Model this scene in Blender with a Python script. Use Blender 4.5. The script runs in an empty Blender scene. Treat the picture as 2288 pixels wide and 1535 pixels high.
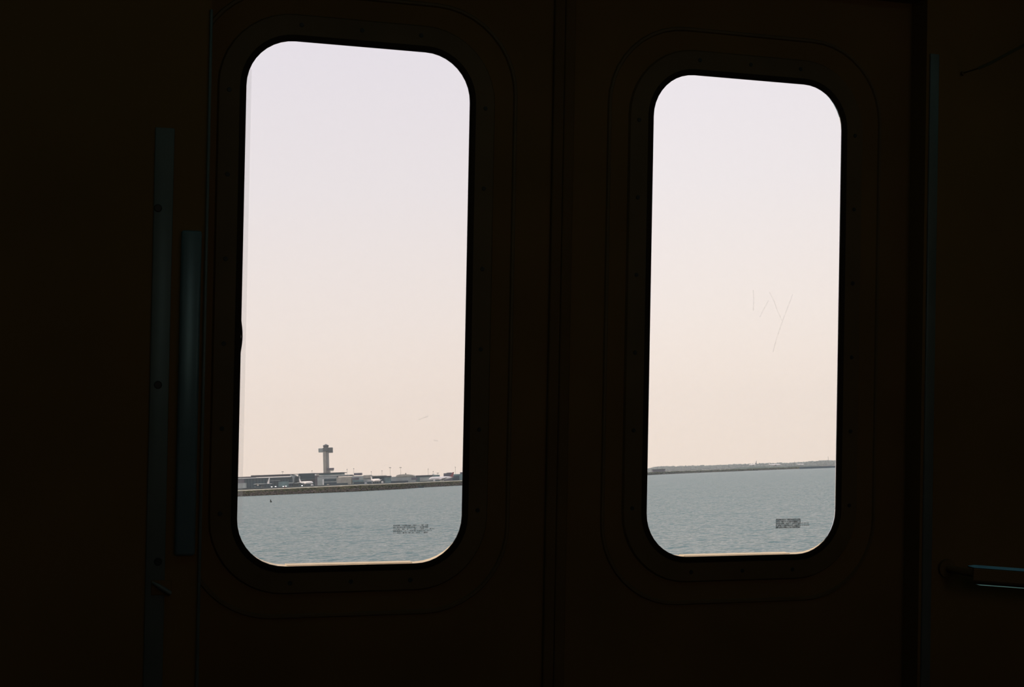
import bpy, bmesh, math, random
import numpy as np
from mathutils import Matrix, Vector

sc = bpy.context.scene
COL = sc.collection
random.seed(7)

# ------------------------------------------------------------------ camera
FPX, CX, CY = 50.0 / 36.0 * 2288.0, 1144.0, 767.5
YAW = 0.30477                      # camera turned right of the door wall's normal
ROLL = math.atan(-0.036)           # hand-held tilt: the horizon rises to the right
PITCH = math.atan((1064.0 - CY) * math.cos(ROLL) / FPX)
EYE = 10.0                         # metres above the bay
C = Vector((0, 0, EYE))
FWD = Vector((math.sin(YAW) * math.cos(PITCH), math.cos(YAW) * math.cos(PITCH), math.sin(PITCH)))
R0 = Vector((math.cos(YAW), -math.sin(YAW), 0)); U0 = R0.cross(FWD)
EX = math.cos(ROLL) * R0 + math.sin(ROLL) * U0
UP = math.cos(ROLL) * U0 - math.sin(ROLL) * R0
cam = bpy.data.cameras.new('camera'); camo = bpy.data.objects.new('camera', cam); COL.objects.link(camo)
cam.lens = 50.0; cam.sensor_width = 36.0; cam.sensor_fit = 'HORIZONTAL'
cam.clip_start = 0.02; cam.clip_end = 40000
m = Matrix.Identity(4)
for i in range(3):
    m[i][0] = EX[i]; m[i][1] = UP[i]; m[i][2] = -FWD[i]; m[i][3] = C[i]
camo.matrix_world = m
sc.camera = camo

# ------------------------------------------------------------------ sky
w = bpy.data.worlds.new('sky'); sc.world = w; w.use_nodes = True
nt = w.node_tree; nt.nodes.clear()
tc = nt.nodes.new('ShaderNodeTexCoord')
sp = nt.nodes.new('ShaderNodeSeparateXYZ')
ramp = nt.nodes.new('ShaderNodeValToRGB')
bg = nt.nodes.new('ShaderNodeBackground'); wo = nt.nodes.new('ShaderNodeOutputWorld')
nt.links.new(tc.outputs['Generated'], sp.inputs[0]); nt.links.new(sp.outputs['Z'], ramp.inputs[0])
nt.links.new(ramp.outputs[0], bg.inputs[0]); nt.links.new(bg.outputs[0], wo.inputs[0])
cr = ramp.color_ramp
stops = [(0.0, (1.000, 0.840, 0.700)), (0.05, (1.000, 0.860, 0.745)), (0.11, (0.955, 0.860, 0.800)),
         (0.20, (0.890, 0.838, 0.850)), (0.32, (0.835, 0.800, 0.870)), (1.0, (0.60, 0.64, 0.80))]
while len(cr.elements) < len(stops): cr.elements.new(0.5)
for e, (p, c) in zip(cr.elements, stops):
    e.position = p; e.color = (*c, 1)
bg.inputs[1].default_value = 1.085

# ------------------------------------------------------------------ sun
sun = bpy.data.lights.new('sun', 'SUN'); suno = bpy.data.objects.new('sun', sun); COL.objects.link(suno)
sun.energy = 2.6; sun.color = (1.0, 0.80, 0.56); sun.angle = math.radians(3)
SUNDIR = Vector((-0.48, 0.52, 0.707)).normalized()
suno.rotation_euler = SUNDIR.to_track_quat('Z', 'Y').to_euler()
suno.location = (0, 0, 60)

# ------------------------------------------------------------------ picture settings
sc.view_settings.view_transform = 'Standard'; sc.view_settings.look = 'None'
sc.view_settings.exposure = 0.0; sc.view_settings.gamma = 1.0; sc.view_settings.use_curve_mapping = False
sc.cycles.use_denoising = True
sc.cycles.transparent_max_bounces = 24
sc.cycles.volume_bounces = 1
sc.cycles.max_bounces = 7; sc.cycles.diffuse_bounces = 4

# ------------------------------------------------------------------ materials
MATS = {}
def new_mat(name):
    mt = bpy.data.materials.new(name); mt.use_nodes = True
    return mt, mt.node_tree, mt.node_tree.nodes['Principled BSDF']
def mat(name, col, rough=0.6, metal=0.0, spec=0.3, var=0.12, scale=6.0, tint=None, bump=0.0):
    if name in MATS: return MATS[name]
    mt, t, b = new_mat(name)
    n = t.nodes.new('ShaderNodeTexNoise'); n.inputs['Scale'].default_value = scale; n.inputs['Detail'].default_value = 4
    tcn = t.nodes.new('ShaderNodeTexCoord'); t.links.new(tcn.outputs['Object'], n.inputs['Vector'])
    r = t.nodes.new('ShaderNodeValToRGB')
    r.color_ramp.elements[0].position = 0.3; r.color_ramp.elements[1].position = 0.7
    r.color_ramp.elements[0].color = (*[c * (1 - var) for c in col], 1)
    r.color_ramp.elements[1].color = (*[min(1, c * (1 + var)) for c in col], 1)
    t.links.new(n.outputs['Fac'], r.inputs[0]); t.links.new(r.outputs[0], b.inputs['Base Color'])
    b.inputs['Roughness'].default_value = rough; b.inputs['Metallic'].default_value = metal
    b.inputs['Specular IOR Level'].default_value = spec
    if tint: b.inputs['Specular Tint'].default_value = (*tint, 1)
    if bump:
        bn = t.nodes.new('ShaderNodeBump'); bn.inputs['Strength'].default_value = bump
        t.links.new(n.outputs['Fac'], bn.inputs['Height']); t.links.new(bn.outputs[0], b.inputs['Normal'])
    MATS[name] = mt
    return mt

TEAL = (0.55, 0.95, 1.0)  # tints reflections teal in place of bluish light
M_wall = mat('brown_wall_panel', (0.155, 0.085, 0.028), 0.75, spec=0.05, scale=3)
M_door = mat('dark_door_panel', (0.140, 0.076, 0.026), 0.7, spec=0.06, scale=4)
M_frame = mat('window_clamp_frame', (0.115, 0.066, 0.026), 0.5, spec=0.14, scale=8, tint=TEAL)
M_seal = mat('brown_edge_rubber', (0.110, 0.060, 0.022), 0.8, spec=0.08)
M_rubber = mat('black_rubber', (0.030, 0.018, 0.009), 0.8, spec=0.1)
M_trim = mat('satin_steel_trim', (0.10, 0.10, 0.085), 0.34, spec=0.36, scale=10, tint=TEAL)
M_guard = mat('polished_guard_plate', (0.09, 0.12, 0.125), 0.28, spec=0.52, scale=14, tint=TEAL)
M_screw = mat('dark_screw', (0.03, 0.03, 0.025), 0.5, metal=0.6)
M_tube = mat('stainless_tube', (0.40, 0.55, 0.54), 0.22, metal=1.0, scale=20, var=0.05)
M_sill = mat('pale_outer_metal', (0.78, 0.64, 0.44), 0.5, spec=0.3, scale=30, var=0.08)  # cream tone carries some of the sun's warmth in the colour
M_outer = mat('ribbed_outer_skin', (0.45, 0.45, 0.44), 0.4, metal=0.6)
M_ceil = mat('ceiling_panel', (0.30, 0.22, 0.12), 0.8, spec=0.1)
M_floor = mat('dark_floor', (0.035, 0.020, 0.014), 0.85, spec=0.1, scale=40)

def glass_mat(name, tr):
    mt = bpy.data.materials.new(name); mt.use_nodes = True; t = mt.node_tree; t.nodes.clear()
    o = t.nodes.new('ShaderNodeOutputMaterial'); mx = t.nodes.new('ShaderNodeMixShader')
    tp = t.nodes.new('ShaderNodeBsdfTransparent'); gl = t.nodes.new('ShaderNodeBsdfGlossy')
    fr = t.nodes.new('ShaderNodeFresnel'); fr.inputs['IOR'].default_value = 1.45
    gl.inputs['Roughness'].default_value = 0.02; tp.inputs['Color'].default_value = (*tr, 1)
    t.links.new(fr.outputs[0], mx.inputs[0]); t.links.new(tp.outputs[0], mx.inputs[1])
    t.links.new(gl.outputs[0], mx.inputs[2]); t.links.new(mx.outputs[0], o.inputs[0])
    return mt
def film_mat(name, col, alpha, rough=0.7):
    mt, t, b = new_mat(name)
    n = t.nodes.new('ShaderNodeTexNoise'); n.inputs['Scale'].default_value = 220; n.inputs['Detail'].default_value = 3
    tcn = t.nodes.new('ShaderNodeTexCoord'); t.links.new(tcn.outputs['Object'], n.inputs['Vector'])
    mr = t.nodes.new('ShaderNodeMapRange'); mr.inputs['From Min'].default_value = 0.3; mr.inputs['From Max'].default_value = 0.7
    mr.inputs['To Min'].default_value = alpha * 0.5; mr.inputs['To Max'].default_value = min(1, alpha * 1.5)
    t.links.new(n.outputs['Fac'], mr.inputs['Value']); t.links.new(mr.outputs[0], b.inputs['Alpha'])
    b.inputs['Base Color'].default_value = (*col, 1); b.inputs['Roughness'].default_value = rough
    b.inputs['Specular IOR Level'].default_value = 0.1
    return mt

# ------------------------------------------------------------------ mesh helpers
class MB:
    def __init__(s): s.v = []; s.f = []
    def add(s, vs, fs):
        o = len(s.v); s.v += [tuple(p) for p in vs]; s.f += [tuple(o + i for i in f) for f in fs]; return s
    def box(s, x0, x1, y0, y1, z0, z1):
        return s.add([(x0,y0,z0),(x1,y0,z0),(x1,y1,z0),(x0,y1,z0),(x0,y0,z1),(x1,y0,z1),(x1,y1,z1),(x0,y1,z1)],
                     [(0,3,2,1),(4,5,6,7),(0,1,5,4),(1,2,6,5),(2,3,7,6),(3,0,4,7)])
    def bbox(s, x0, x1, y0, y1, z0, z1, b):
        """box with chamfered edges"""
        bm = bmesh.new(); bmesh.ops.create_cube(bm, size=1)
        for v in bm.verts:
            v.co = ((x0+x1)/2 + v.co.x*(x1-x0), (y0+y1)/2 + v.co.y*(y1-y0), (z0+z1)/2 + v.co.z*(z1-z0))
        bmesh.ops.bevel(bm, geom=bm.edges[:], offset=b, segments=3, profile=0.5, affect='EDGES')
        bm.verts.index_update()
        s.add([v.co[:] for v in bm.verts], [[v.index for v in f.verts] for f in bm.faces]); bm.free(); return s
    def prism(s, pts, y0, y1):
        """polygon in x,z pushed from y0 to y1"""
        n = len(pts)
        return s.add([(x,y0,z) for x,z in pts] + [(x,y1,z) for x,z in pts],
                     [tuple(range(n)), tuple(range(2*n-1, n-1, -1))] + [(i, i+n, (i+1)%n+n, (i+1)%n) for i in range(n)])
    def loft(s, loops, closed=False, caps=False):
        n = len(loops[0]); vs = [p for l in loops for p in l]; fs = []
        k = len(loops)
        for j in range(k if closed else k-1):
            a, b = j*n, ((j+1) % k)*n
            for i in range(n): fs.append((a+i, a+(i+1)%n, b+(i+1)%n, b+i))
        if caps: fs += [tuple(range(n-1,-1,-1)), tuple((k-1)*n+i for i in range(n))]
        return s.add(vs, fs)
    def tube(s, path, rad, n=12, caps=True):
        P = [Vector(p) for p in path]; rads = rad if isinstance(rad, (list, tuple)) else [rad]*len(P)
        loops = []; ref = None
        for i, p in enumerate(P):
            d = (P[min(i+1, len(P)-1)] - P[max(i-1, 0)]).normalized()
            if ref is None: ref = Vector((0,0,1)) if abs(d.z) < 0.9 else Vector((1,0,0))
            a = d.cross(ref).normalized(); b = a.cross(d); ref = b
            loops.append([tuple(p + rads[i]*(math.cos(t)*a + math.sin(t)*b)) for t in [2*math.pi*k/n for k in range(n)]])
        return s.loft(loops, caps=caps)
    def build(s, name, material, parent=None, mw=None, smooth=False):
        me = bpy.data.meshes.new(name); me.from_pydata(s.v, [], s.f); me.update()
        bm = bmesh.new(); bm.from_mesh(me); bmesh.ops.recalc_face_normals(bm, faces=bm.faces[:]); bm.to_mesh(me); bm.free()
        if smooth:
            for p in me.polygons: p.use_smooth = True
            try: me.set_sharp_from_angle(angle=math.radians(40))
            except Exception: pass
        o = bpy.data.objects.new(name, me); COL.objects.link(o)
        me.materials.append(material)
        if parent is not None: o.parent = parent
        if mw is not None: o.matrix_world = mw
        return o
def tag(o, label=None, cat=None, group=None, kind=None):
    if label: o['label'] = label
    if cat: o['category'] = cat
    if group: o['group'] = group
    if kind: o['kind'] = kind
    return o
def empty(name, mw):
    o = bpy.data.objects.new(name, None); COL.objects.link(o); o.matrix_world = mw; o.empty_display_size = 0.1
    return o
def rr(x0, x1, z0, z1, r, y, n=10, rb=None):
    """rounded rectangle loop in the x,z plane at y; rb = radius of the two lower corners"""
    rb = r if rb is None else rb
    out = []
    for (cx, cz, a0, q) in ((x1-r, z1-r, 0, r), (x0+r, z1-r, 90, r), (x0+rb, z0+rb, 180, rb), (x1-rb, z0+rb, 270, rb)):
        for k in range(n+1):
            a = math.radians(a0 + 90*k/n); out.append((cx + q*math.cos(a), y, cz + q*math.sin(a)))
    return out

# ------------------------------------------------------------------ frames of reference
GRADE, LEAN, D = -0.0287, 0.0927, 2.4          # track gradient, inward lean of the car side, distance to the doors
SCL = 2.4 / 2.3
u = Vector((math.cos(GRADE), 0, math.sin(GRADE))); yv = Vector((0, 1, 0)); zc = u.cross(yv)
def frame(o, x, y, z):
    q = Matrix.Identity(4)
    for i in range(3): q[i][0] = x[i]; q[i][1] = y[i]; q[i][2] = z[i]; q[i][3] = o[i]
    return q
CAR = frame(C, u, yv, zc)
v = math.cos(LEAN)*zc - math.sin(LEAN)*yv
nout = math.cos(LEAN)*yv + math.sin(LEAN)*zc
WALL = frame(C + D*yv, u, nout, v)             # local x along the car, y outwards, z up the leaning side
WALLI = WALL.inverted()
D2 = 0.55
v2 = math.cos(LEAN)*zc + math.sin(LEAN)*yv; n2 = math.cos(LEAN)*yv - math.sin(LEAN)*zc
REAR = frame(C - D2*yv, u, n2, v2)
def ray(px, py): return EX*(px-CX) - UP*(py-CY) + FWD*FPX
def wl(px, py, n0=0.0):
    """the point of the door side, n0 behind its face, that lies in this direction"""
    o = WALLI @ C; d = WALLI.to_3x3() @ ray(px, py)
    return o + d*((n0 - o.y)/d.y)

# ================================================================== THE TRAIN CAR (setting)
ZF, ZT = -1.42, 1.05                            # floor and ceiling along the wall
X0 = 0.2581*SCL; WW = 0.3705*SCL; HH = 0.8463*SCL; GAP = 0.3318*SCL; S0 = -0.1225*SCL
WIN = [(X0, X0+WW), (X0+WW+GAP, X0+2*WW+GAP)]
S1 = S0 + HH; RC = 0.081
PROUD = -0.045                                  # car wall stands this far inside of the sliding doors
JL = wl(458, 700, PROUD).x; JR = wl(2062, 700, PROUD).x
MID = (WIN[0][1] + WIN[1][0])/2

def panel_with_hole(name, mtl, outer, hole, y0, y1, parent=None, mw=None):
    xo0, xo1, zo0, zo1 = outer; xh0, xh1, zh0, zh1, r = hole
    a = rr(xo0, xo1, zo0, zo1, 0.0005, y0); b = rr(xh0, xh1, zh0, zh1, r, y0)
    c = rr(xh0, xh1, zh0, zh1, r, y1); d = rr(xo0, xo1, zo0, zo1, 0.0005, y1)
    return MB().loft([a, b, c, d], closed=True).build(name, mtl, parent, mw)

# door side of the car: wall pieces round the door opening
TOPO = 0.93
wf = MB()
wf.box(-3.2, JL, PROUD, 0.05, ZF-0.1, ZT+0.3)
wf.box(JR, 5.4, PROUD, 0.05, ZF-0.1, ZT+0.3)
wf.box(JL, JR, PROUD, 0.05, TOPO, ZT+0.3)
tag(wf.build('wall_front', M_wall, mw=WALL), kind='structure')

# the opposite side, behind the passenger, with its own pair of door windows
rw = MB()
xs = [-3.2, 0.10, 0.10+WW+0.1, 1.53, 1.53+WW+0.1, 5.4]
rw.box(xs[0], xs[1], -0.05, 0, -1.6, 1.4); rw.box(xs[2], xs[3], -0.05, 0, -1.6, 1.4); rw.box(xs[4], xs[5], -0.05, 0, -1.6, 1.4)
for a, b in ((xs[1], xs[2]), (xs[3], xs[4])):
    l0 = rr(a, b, -1.6, 1.4, 0.0005, 0); l1 = rr(a+0.05, b-0.05, S0+0.05, S1+0.05, RC, 0)
    l2 = rr(a+0.05, b-0.05, S0+0.05, S1+0.05, RC, -0.05); l3 = rr(a, b, -1.6, 1.4, 0.0005, -0.05)
    rw.loft([l0, l1, l2, l3], closed=True)
tag(rw.build('wall_back', M_wall, mw=REAR), kind='structure')

tag(MB().box(-3.2, 5.4, -0.80, 2.60, ZF-0.06, ZF).build('floor', M_floor, mw=CAR), kind='structure')
tag(MB().box(-3.2, 5.4, -0.80, 2.60, ZT, ZT+0.06).build('ceiling', M_ceil, mw=CAR), kind='structure')
tag(MB().box(-3.26, -3.2, -0.9, 2.7, ZF-0.06, ZT+0.06).build('wall_left', M_wall, mw=CAR), kind='structure')
tag(MB().box(5.4, 5.46, -0.9, 2.7, ZF-0.06, ZT+0.06).build('wall_right', M_wall, mw=CAR), kind='structure')

# fluorescent strips along the ceiling
M_tube_glow = bpy.data.materials.new('dim_fluorescent_diffuser'); M_tube_glow.use_nodes = True
_b = M_tube_glow.node_tree.nodes['Principled BSDF']
_b.inputs['Base Color'].default_value = (0.7, 0.75, 0.72, 1)
_b.inputs['Emission Color'].default_value = (0.45, 1.0, 0.95, 1); _b.inputs['Emission Strength'].default_value = 0.30
LAMPY = 1.62
for yy, lab in ((LAMPY, 'long dim fluorescent ceiling strip above the doors'),):
    lr = empty('ceiling_light', CAR @ Matrix.Translation((1.1, yy, ZT))); tag(lr, lab, 'ceiling light')
    MB().bbox(-3.2, 3.2, -0.13, 0.13, -0.03, -0.001, 0.008).build('housing', M_ceil, lr)
    MB().bbox(-3.1, 3.1, -0.09, 0.09, -0.055, -0.028, 0.010).build('diffuser', M_tube_glow, lr)

# sliding door leaves with their windows
GL = [glass_mat('darker_pane', (0.962, 0.957, 0.960)), glass_mat('clear_pane', (0.990, 0.987, 0.987))]  # left pane tinted darker to carry the dimmer sky on that side
M_print = film_mat('faded_print', (0.02, 0.035, 0.03), 0.32)
M_base = [film_mat('clear_sticker_film_a', (0.05, 0.07, 0.06), 0.08), film_mat('clear_sticker_film_b', (0.04, 0.06, 0.05), 0.26)]
M_scratch = film_mat('etched_scratch', (0.42, 0.40, 0.40), 0.055)
M_smear = film_mat('dried_smear', (0.45, 0.45, 0.42), 0.045)
M_edge = bpy.data.materials.new('pale_edge_strip'); M_edge.use_nodes = True
_t = M_edge.node_tree; _t.nodes.clear()
_o = _t.nodes.new('ShaderNodeOutputMaterial'); _m = _t.nodes.new('ShaderNodeMixShader'); _m.inputs[0].default_value = 0.10
_a = _t.nodes.new('ShaderNodeBsdfTransparent'); _b2 = _t.nodes.new('ShaderNodeBsdfTranslucent'); _b2.inputs[0].default_value = (0.95, 0.93, 0.88, 1)
_t.links.new(_a.outputs[0], _m.inputs[1]); _t.links.new(_b2.outputs[0], _m.inputs[2]); _t.links.new(_m.outputs[0], _o.inputs[0])

def screw(parent, x, z, y, r=0.0042):
    mb = MB()
    l0 = [(x + r*math.cos(t), y, z + r*math.sin(t)) for t in [2*math.pi*k/10 for k in range(10)]]
    l1 = [(x + r*0.8*math.cos(t), y-0.002, z + r*0.8*math.sin(t)) for t in [2*math.pi*k/10 for k in range(10)]]
    mb.loft([l0, l1], caps=True)
    return mb.build('screw', M_screw, parent)

def ribbon(pts, wdt, y):
    mb = MB(); P = [Vector((p.x, 0, p.z)) for p in pts]; L = []; R = []
    for i, p in enumerate(P):
        d = (P[min(i+1, len(P)-1)] - P[max(i-1, 0)]).normalized(); nn = Vector((-d.z, 0, d.x))*wdt/2
        L.append((p.x+nn.x, y, p.z+nn.z)); R.append((p.x-nn.x, y, p.z-nn.z))
    n = len(P); th = 0.0002
    vs = L + R + [(a, b-th, c) for a, b, c in L] + [(a, b-th, c) for a, b, c in R]
    fs = []
    for i in range(n-1):
        fs += [(i, i+1, n+i+1, n+i), (2*n+i, 3*n+i, 3*n+i+1, 2*n+i+1)]
    return mb.add(vs, fs)

GLY = 0.016                                      # pane depth
for k, (a, b) in enumerate(WIN):
    lo, hi = (JL-0.03, MID-0.0002) if k == 0 else (MID+0.0002, JR+0.06)
    leaf = empty('door_%d' % (k+1), WALL); tag(leaf, kind='structure')
    panel_with_hole('door_panel', M_door, (lo, hi, ZF-0.08, TOPO+0.03), (a-0.012, b+0.012, S0-0.012, S1+0.012, RC+0.012), 0.006, 0.012, leaf)
    # clamp frame round the opening: a low profile ring
    MB().loft([rr(a-0.047, b+0.047, S0-0.047, S1+0.047, RC+0.047, 0.006), rr(a-0.044, b+0.044, S0-0.044, S1+0.044, RC+0.044, 0.001),
               rr(a-0.010, b+0.010, S0-0.010, S1+0.010, RC+0.010, 0.0), rr(a-0.010, b+0.010, S0-0.010, S1+0.010, RC+0.010, 0.006)],
              closed=True).build('window_frame', M_frame, leaf, smooth=True)
    gk = MB().loft([rr(a-0.0105, b+0.0105, S0-0.0105, S1+0.0105, RC+0.0105, -0.0005), rr(a-0.004, b+0.004, S0-0.004, S1+0.004, RC+0.004, -0.0025),
               rr(a, b, S0, S1, RC, 0.0), rr(a, b, S0, S1, RC, 0.004), rr(a-0.0105, b+0.0105, S0-0.0105, S1+0.0105, RC+0.0105, 0.012)],
              closed=True).build('rubber_gasket', M_rubber, leaf, smooth=True)
    if k == 0:                                   # swollen bit of rubber on the opening's edge
        p = wl(537, 752)
        zz = [p.z - 0.027 + 0.054*i/8 for i in range(9)]
        MB().tube([(a-0.0012 + 0.0026*math.sin(math.pi*i/8), 0.001, z) for i, z in enumerate(zz)], 0.0012, 8).build('gasket_bulge', M_rubber, gk)
    # raised bead pressed into the panel further out
    c0 = 0.088
    MB().loft([rr(a-c0, b+c0, S0-c0, S1+c0, RC+0.07, 0.006), rr(a-c0+0.002, b+c0-0.002, S0-c0+0.002, S1+c0-0.002, RC+0.068, 0.0025),
               rr(a-c0+0.006, b+c0-0.006, S0-c0+0.006, S1+c0-0.006, RC+0.064, 0.0025), rr(a-c0+0.008, b+c0-0.008, S0-c0+0.008, S1+c0-0.008, RC+0.062, 0.006)],
              closed=True).build('pressed_bead', M_frame, leaf, smooth=True)
    # screws of the clamp frame
    fr = [o for o in leaf.children if o.name.startswith('window_frame')][0]
    zs = [S0 + 0.09 + i*(HH-0.18)/5 for i in range(6)]
    for z in zs:
        screw(fr, a-0.028, z, 0.0012); screw(fr, b+0.028, z, 0.0012)
    for i in range(3):
        x = a + 0.09 + i*(WW-0.18)/2
        screw(fr, x, S0-0.028, 0.0012); screw(fr, x, S1+0.028, 0.0012)
    # pane
    pane = MB().loft([rr(a-0.009, b+0.009, S0-0.009, S1+0.009, RC+0.009, GLY), rr(a-0.009, b+0.009, S0-0.009, S1+0.009, RC+0.009, GLY+0.005)],
                     caps=True).build('pane', GL[k], leaf)
    # outer frame: sunlit ring of the door skin seen past the glass
    kx = (D + 0.05)/D
    oa, ob, oz0, oz1 = a - 0.006, b*kx + 0.0065, S0 - 0.0030, S1*kx + 0.022
    rb = RC + 0.012
    panel_with_hole('outer_skin', M_outer, (lo, hi, ZF-0.08, TOPO+0.03), (oa-0.015, ob+0.015, oz0-0.015, oz1+0.015, RC+0.01), 0.0385, 0.0485, leaf)
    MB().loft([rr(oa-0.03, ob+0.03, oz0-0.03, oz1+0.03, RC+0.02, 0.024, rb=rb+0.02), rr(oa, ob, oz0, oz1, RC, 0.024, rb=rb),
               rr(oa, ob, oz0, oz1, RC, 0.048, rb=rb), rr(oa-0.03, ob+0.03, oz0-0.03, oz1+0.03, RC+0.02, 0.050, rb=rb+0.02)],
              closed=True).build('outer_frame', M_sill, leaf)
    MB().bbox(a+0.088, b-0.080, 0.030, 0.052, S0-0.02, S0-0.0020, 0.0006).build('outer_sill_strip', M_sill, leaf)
    # leading-edge rubber
    e0, e1 = (MID-0.020, MID-0.0002) if k == 0 else (MID+0.0002, MID+0.020)
    MB().bbox(e0, e1, -0.002, 0.010, ZF-0.02, TOPO-0.02, 0.003).build('edge_seal', M_seal, leaf)
    # sticker low on the pane: film with rows of small print
    if k == 0: q0, q1 = wl(878, 1193, GLY), wl(970, 1171, GLY)
    else: q0, q1 = wl(1733, 1181, GLY), wl(1808, 1158, GLY)
    x0, x1, z0, z1 = q0.x, q1.x, q0.z, q1.z
    xm = x0 + (x1-x0)*(0.74 if k else 0.86)
    stk = MB().box(x0, xm, GLY-0.0003, GLY-0.0001, z0, z1).build('sticker', M_base[k], pane)
    tag(stk, 'small translucent sticker with worn dark print')
    rnd = random.Random(11+k); pr = MB(); rows = 5
    for r in range(rows):
        zt = z1 - (r+0.15)*(z1-z0)/rows; zb = zt - 0.62*(z1-z0)/rows; x = x0 + 0.0006
        end = xm if r not in (2, 3) else x1
        while x < end - 0.001:
            wd = rnd.uniform(0.0008, 0.0035)
            if rnd.random() < (0.85 if k else 0.66): pr.box(x, min(x+wd, end), GLY-0.0006, GLY-0.0004, zb, zt)
            x += wd + rnd.uniform(0.0004, 0.0011)
    po = pr.build('worn_print', M_print, pane); tag(po, kind='stuff')
    if k == 0:
        for pts in ([(935, 938), (945, 934), (957, 930)], [(968, 984), (978, 985)]):
            MB(); ribbon([wl(x, y, GLY) for x, y in pts], 0.0022, GLY-0.0004).build('smear', M_smear, pane)
        e = wl(546, 700, GLY)
        MB().box(a-0.008, a+0.0098, GLY-0.0004, GLY-0.0002, S0+0.07, S1-0.05).build('edge_strip', M_edge, pane)  # pale translucent strip along the pane's left edge
    else:
        for pts in ([(1683, 648), (1684, 670), (1683, 694)], [(1717, 671), (1706, 691), (1697, 709)],
                    [(1719, 653), (1729, 672), (1737, 695), (1747, 716)],
                    [(1771, 658), (1762, 681), (1753, 704), (1744, 729), (1735, 756), (1730, 774), (1727, 787)]):
            ribbon([wl(x, y, GLY) for x, y in pts], 0.0022, GLY-0.0004).build('scratch', M_scratch, pane)

# trims of the door pocket
def wl_strip(name, mtl, pxl, pxr, ytop, ybot, thick, bev, kind='structure', pitch=0.0):
    y0 = PROUD
    ym = (ytop+ybot)/2
    xa, xb = wl(pxl, ym, y0).x, wl(pxr, ym, y0).x
    zt, zb = wl((pxl+pxr)/2, ytop, y0).z, wl((pxl+pxr)/2, ybot, y0).z
    o = MB().bbox(xa, xb, y0-thick, y0+0.002, zb, zt, bev).build(name, mtl, mw=WALL, smooth=True)
    tag(o, kind=kind)
    return o, (xa, xb, zb, zt)
o, (xa, xb, zb, zt) = wl_strip('trim_1', M_trim, 333, 376, 285, 1560, 0.004, 0.0015)
for py in (465, 860, 1255):
    p = wl(353, py, PROUD-0.004); screw(o, p.x, p.z, PROUD-0.004, 0.0065)
o, _ = wl_strip('trim_2', M_guard, 397, 443, 515, 1240, 0.010, 0.0045)
o, _ = wl_strip('trim_3', M_trim, 452, 459, 20, 1560, 0.006, 0.0020)
o, _ = wl_strip('trim_4', M_trim, 2066, 2086, 120, 1560, 0.004, 0.0015)

# rails at the seat ends and overhead
def w2(px, py, n0): return WALL @ wl(px, py, n0)
def rail(name, label, path, rad, brackets, cat='handrail'):
    base = path[0]
    r = empty(name, Matrix.Translation(base)); tag(r, label, cat)
    P = [p - base for p in path]
    MB().tube(P, rad, 20).build('rail_tube', M_tube, r, smooth=True)
    # rounded end plug
    d = (P[0] - P[1]).normalized()
    MB().tube([P[0] - d*0.001, P[0] + d*rad*0.35, P[0] + d*rad*0.6], [rad*0.99, rad*0.8, rad*0.3], 20).build('end_plug', M_door, r, smooth=True)
    for i in brackets:
        q = WALLI @ path[i]; foot = WALL @ Vector((q.x, PROUD-0.001, q.z))
        MB().tube([P[i] + nout*rad*0.5, foot - base], rad*0.45, 10).build('bracket', M_door, r, smooth=True)
        MB().tube([foot - base - nout*0.006, foot - base], rad*1.3, 14).build('bracket_foot', M_door, r, smooth=True)
    return r
pa = w2(2174, 1284, -0.13)
rr1 = empty('seat_end_rail', Matrix.Translation(pa)); tag(rr1, 'horizontal steel seat rail with two edges set as highlights right of the doors', 'handrail')
ax = (w2(2540, 1311, -0.20) - pa); ln = ax.length; ax.normalize()
side = ax.cross(Vector((0, 0, 1))).normalized(); upv = side.cross(ax)
def along(t, h, o): return ax*t + upv*h - side*o
def bar(h0, h1, o0, o1, t0=0.0):
    ch = min(h1-h0, o1-o0)*0.3
    sec = [(h0+ch, o0), (h1-ch, o0), (h1, o0+ch), (h1, o1-ch), (h1-ch, o1), (h0+ch, o1), (h0, o1-ch), (h0, o0+ch)]
    return MB().loft([[tuple(along(t, h, o)) for h, o in sec] for t in (t0, ln)], caps=True)
bar(-0.012, 0.012, -0.004, 0.004).build('rail_core', M_door, rr1)
M_edge_up = mat('upper_highlight_steel', (0.11, 0.155, 0.20), 0.26, metal=1.0, scale=20, var=0.05)
M_edge_lo = mat('lower_highlight_steel', (0.50, 0.48, 0.46), 0.16, metal=1.0, scale=20, var=0.05)  # edge colours set the dim upper and bright lower highlight
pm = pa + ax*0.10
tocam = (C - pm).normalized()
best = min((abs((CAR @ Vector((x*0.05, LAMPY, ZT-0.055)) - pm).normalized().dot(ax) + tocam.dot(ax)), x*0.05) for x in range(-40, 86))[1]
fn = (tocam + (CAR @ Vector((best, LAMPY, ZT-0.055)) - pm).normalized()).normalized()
fn = (fn - ax*fn.dot(ax)).normalized(); fw = ax.cross(fn)            # chamfers aimed at the ceiling strip to shape the rail's two highlights
def chamfer(h, t0, wd):
    c = upv*h
    sec = [(-wd/2, 0.0), (wd/2, 0.0), (wd/2*0.8, -0.003), (-wd/2*0.8, -0.003)]
    return MB().loft([[tuple(ax*t + c + fw*a*k + fn*b) for a, b in sec] for t, k in ((t0, 0.15), (t0+0.012, 1.0), (ln, 1.0))], caps=True)
chamfer(0.0155, -0.010, 0.0062).build('upper_highlight', M_edge_up, rr1)
chamfer(-0.0160, 0.002, 0.0058).build('lower_highlight', M_edge_lo, rr1)
CARI = CAR.inverted()
pe = CARI @ (pa + ax*(ln-0.02)); pf = CAR @ Vector((pe.x, pe.y, ZF)); pt = CAR @ Vector((pe.x, pe.y, pe.z+0.02))
MB().tube([pt - pa, pf - pa], 0.014, 16).build('floor_post', M_door, rr1, smooth=True)
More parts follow.
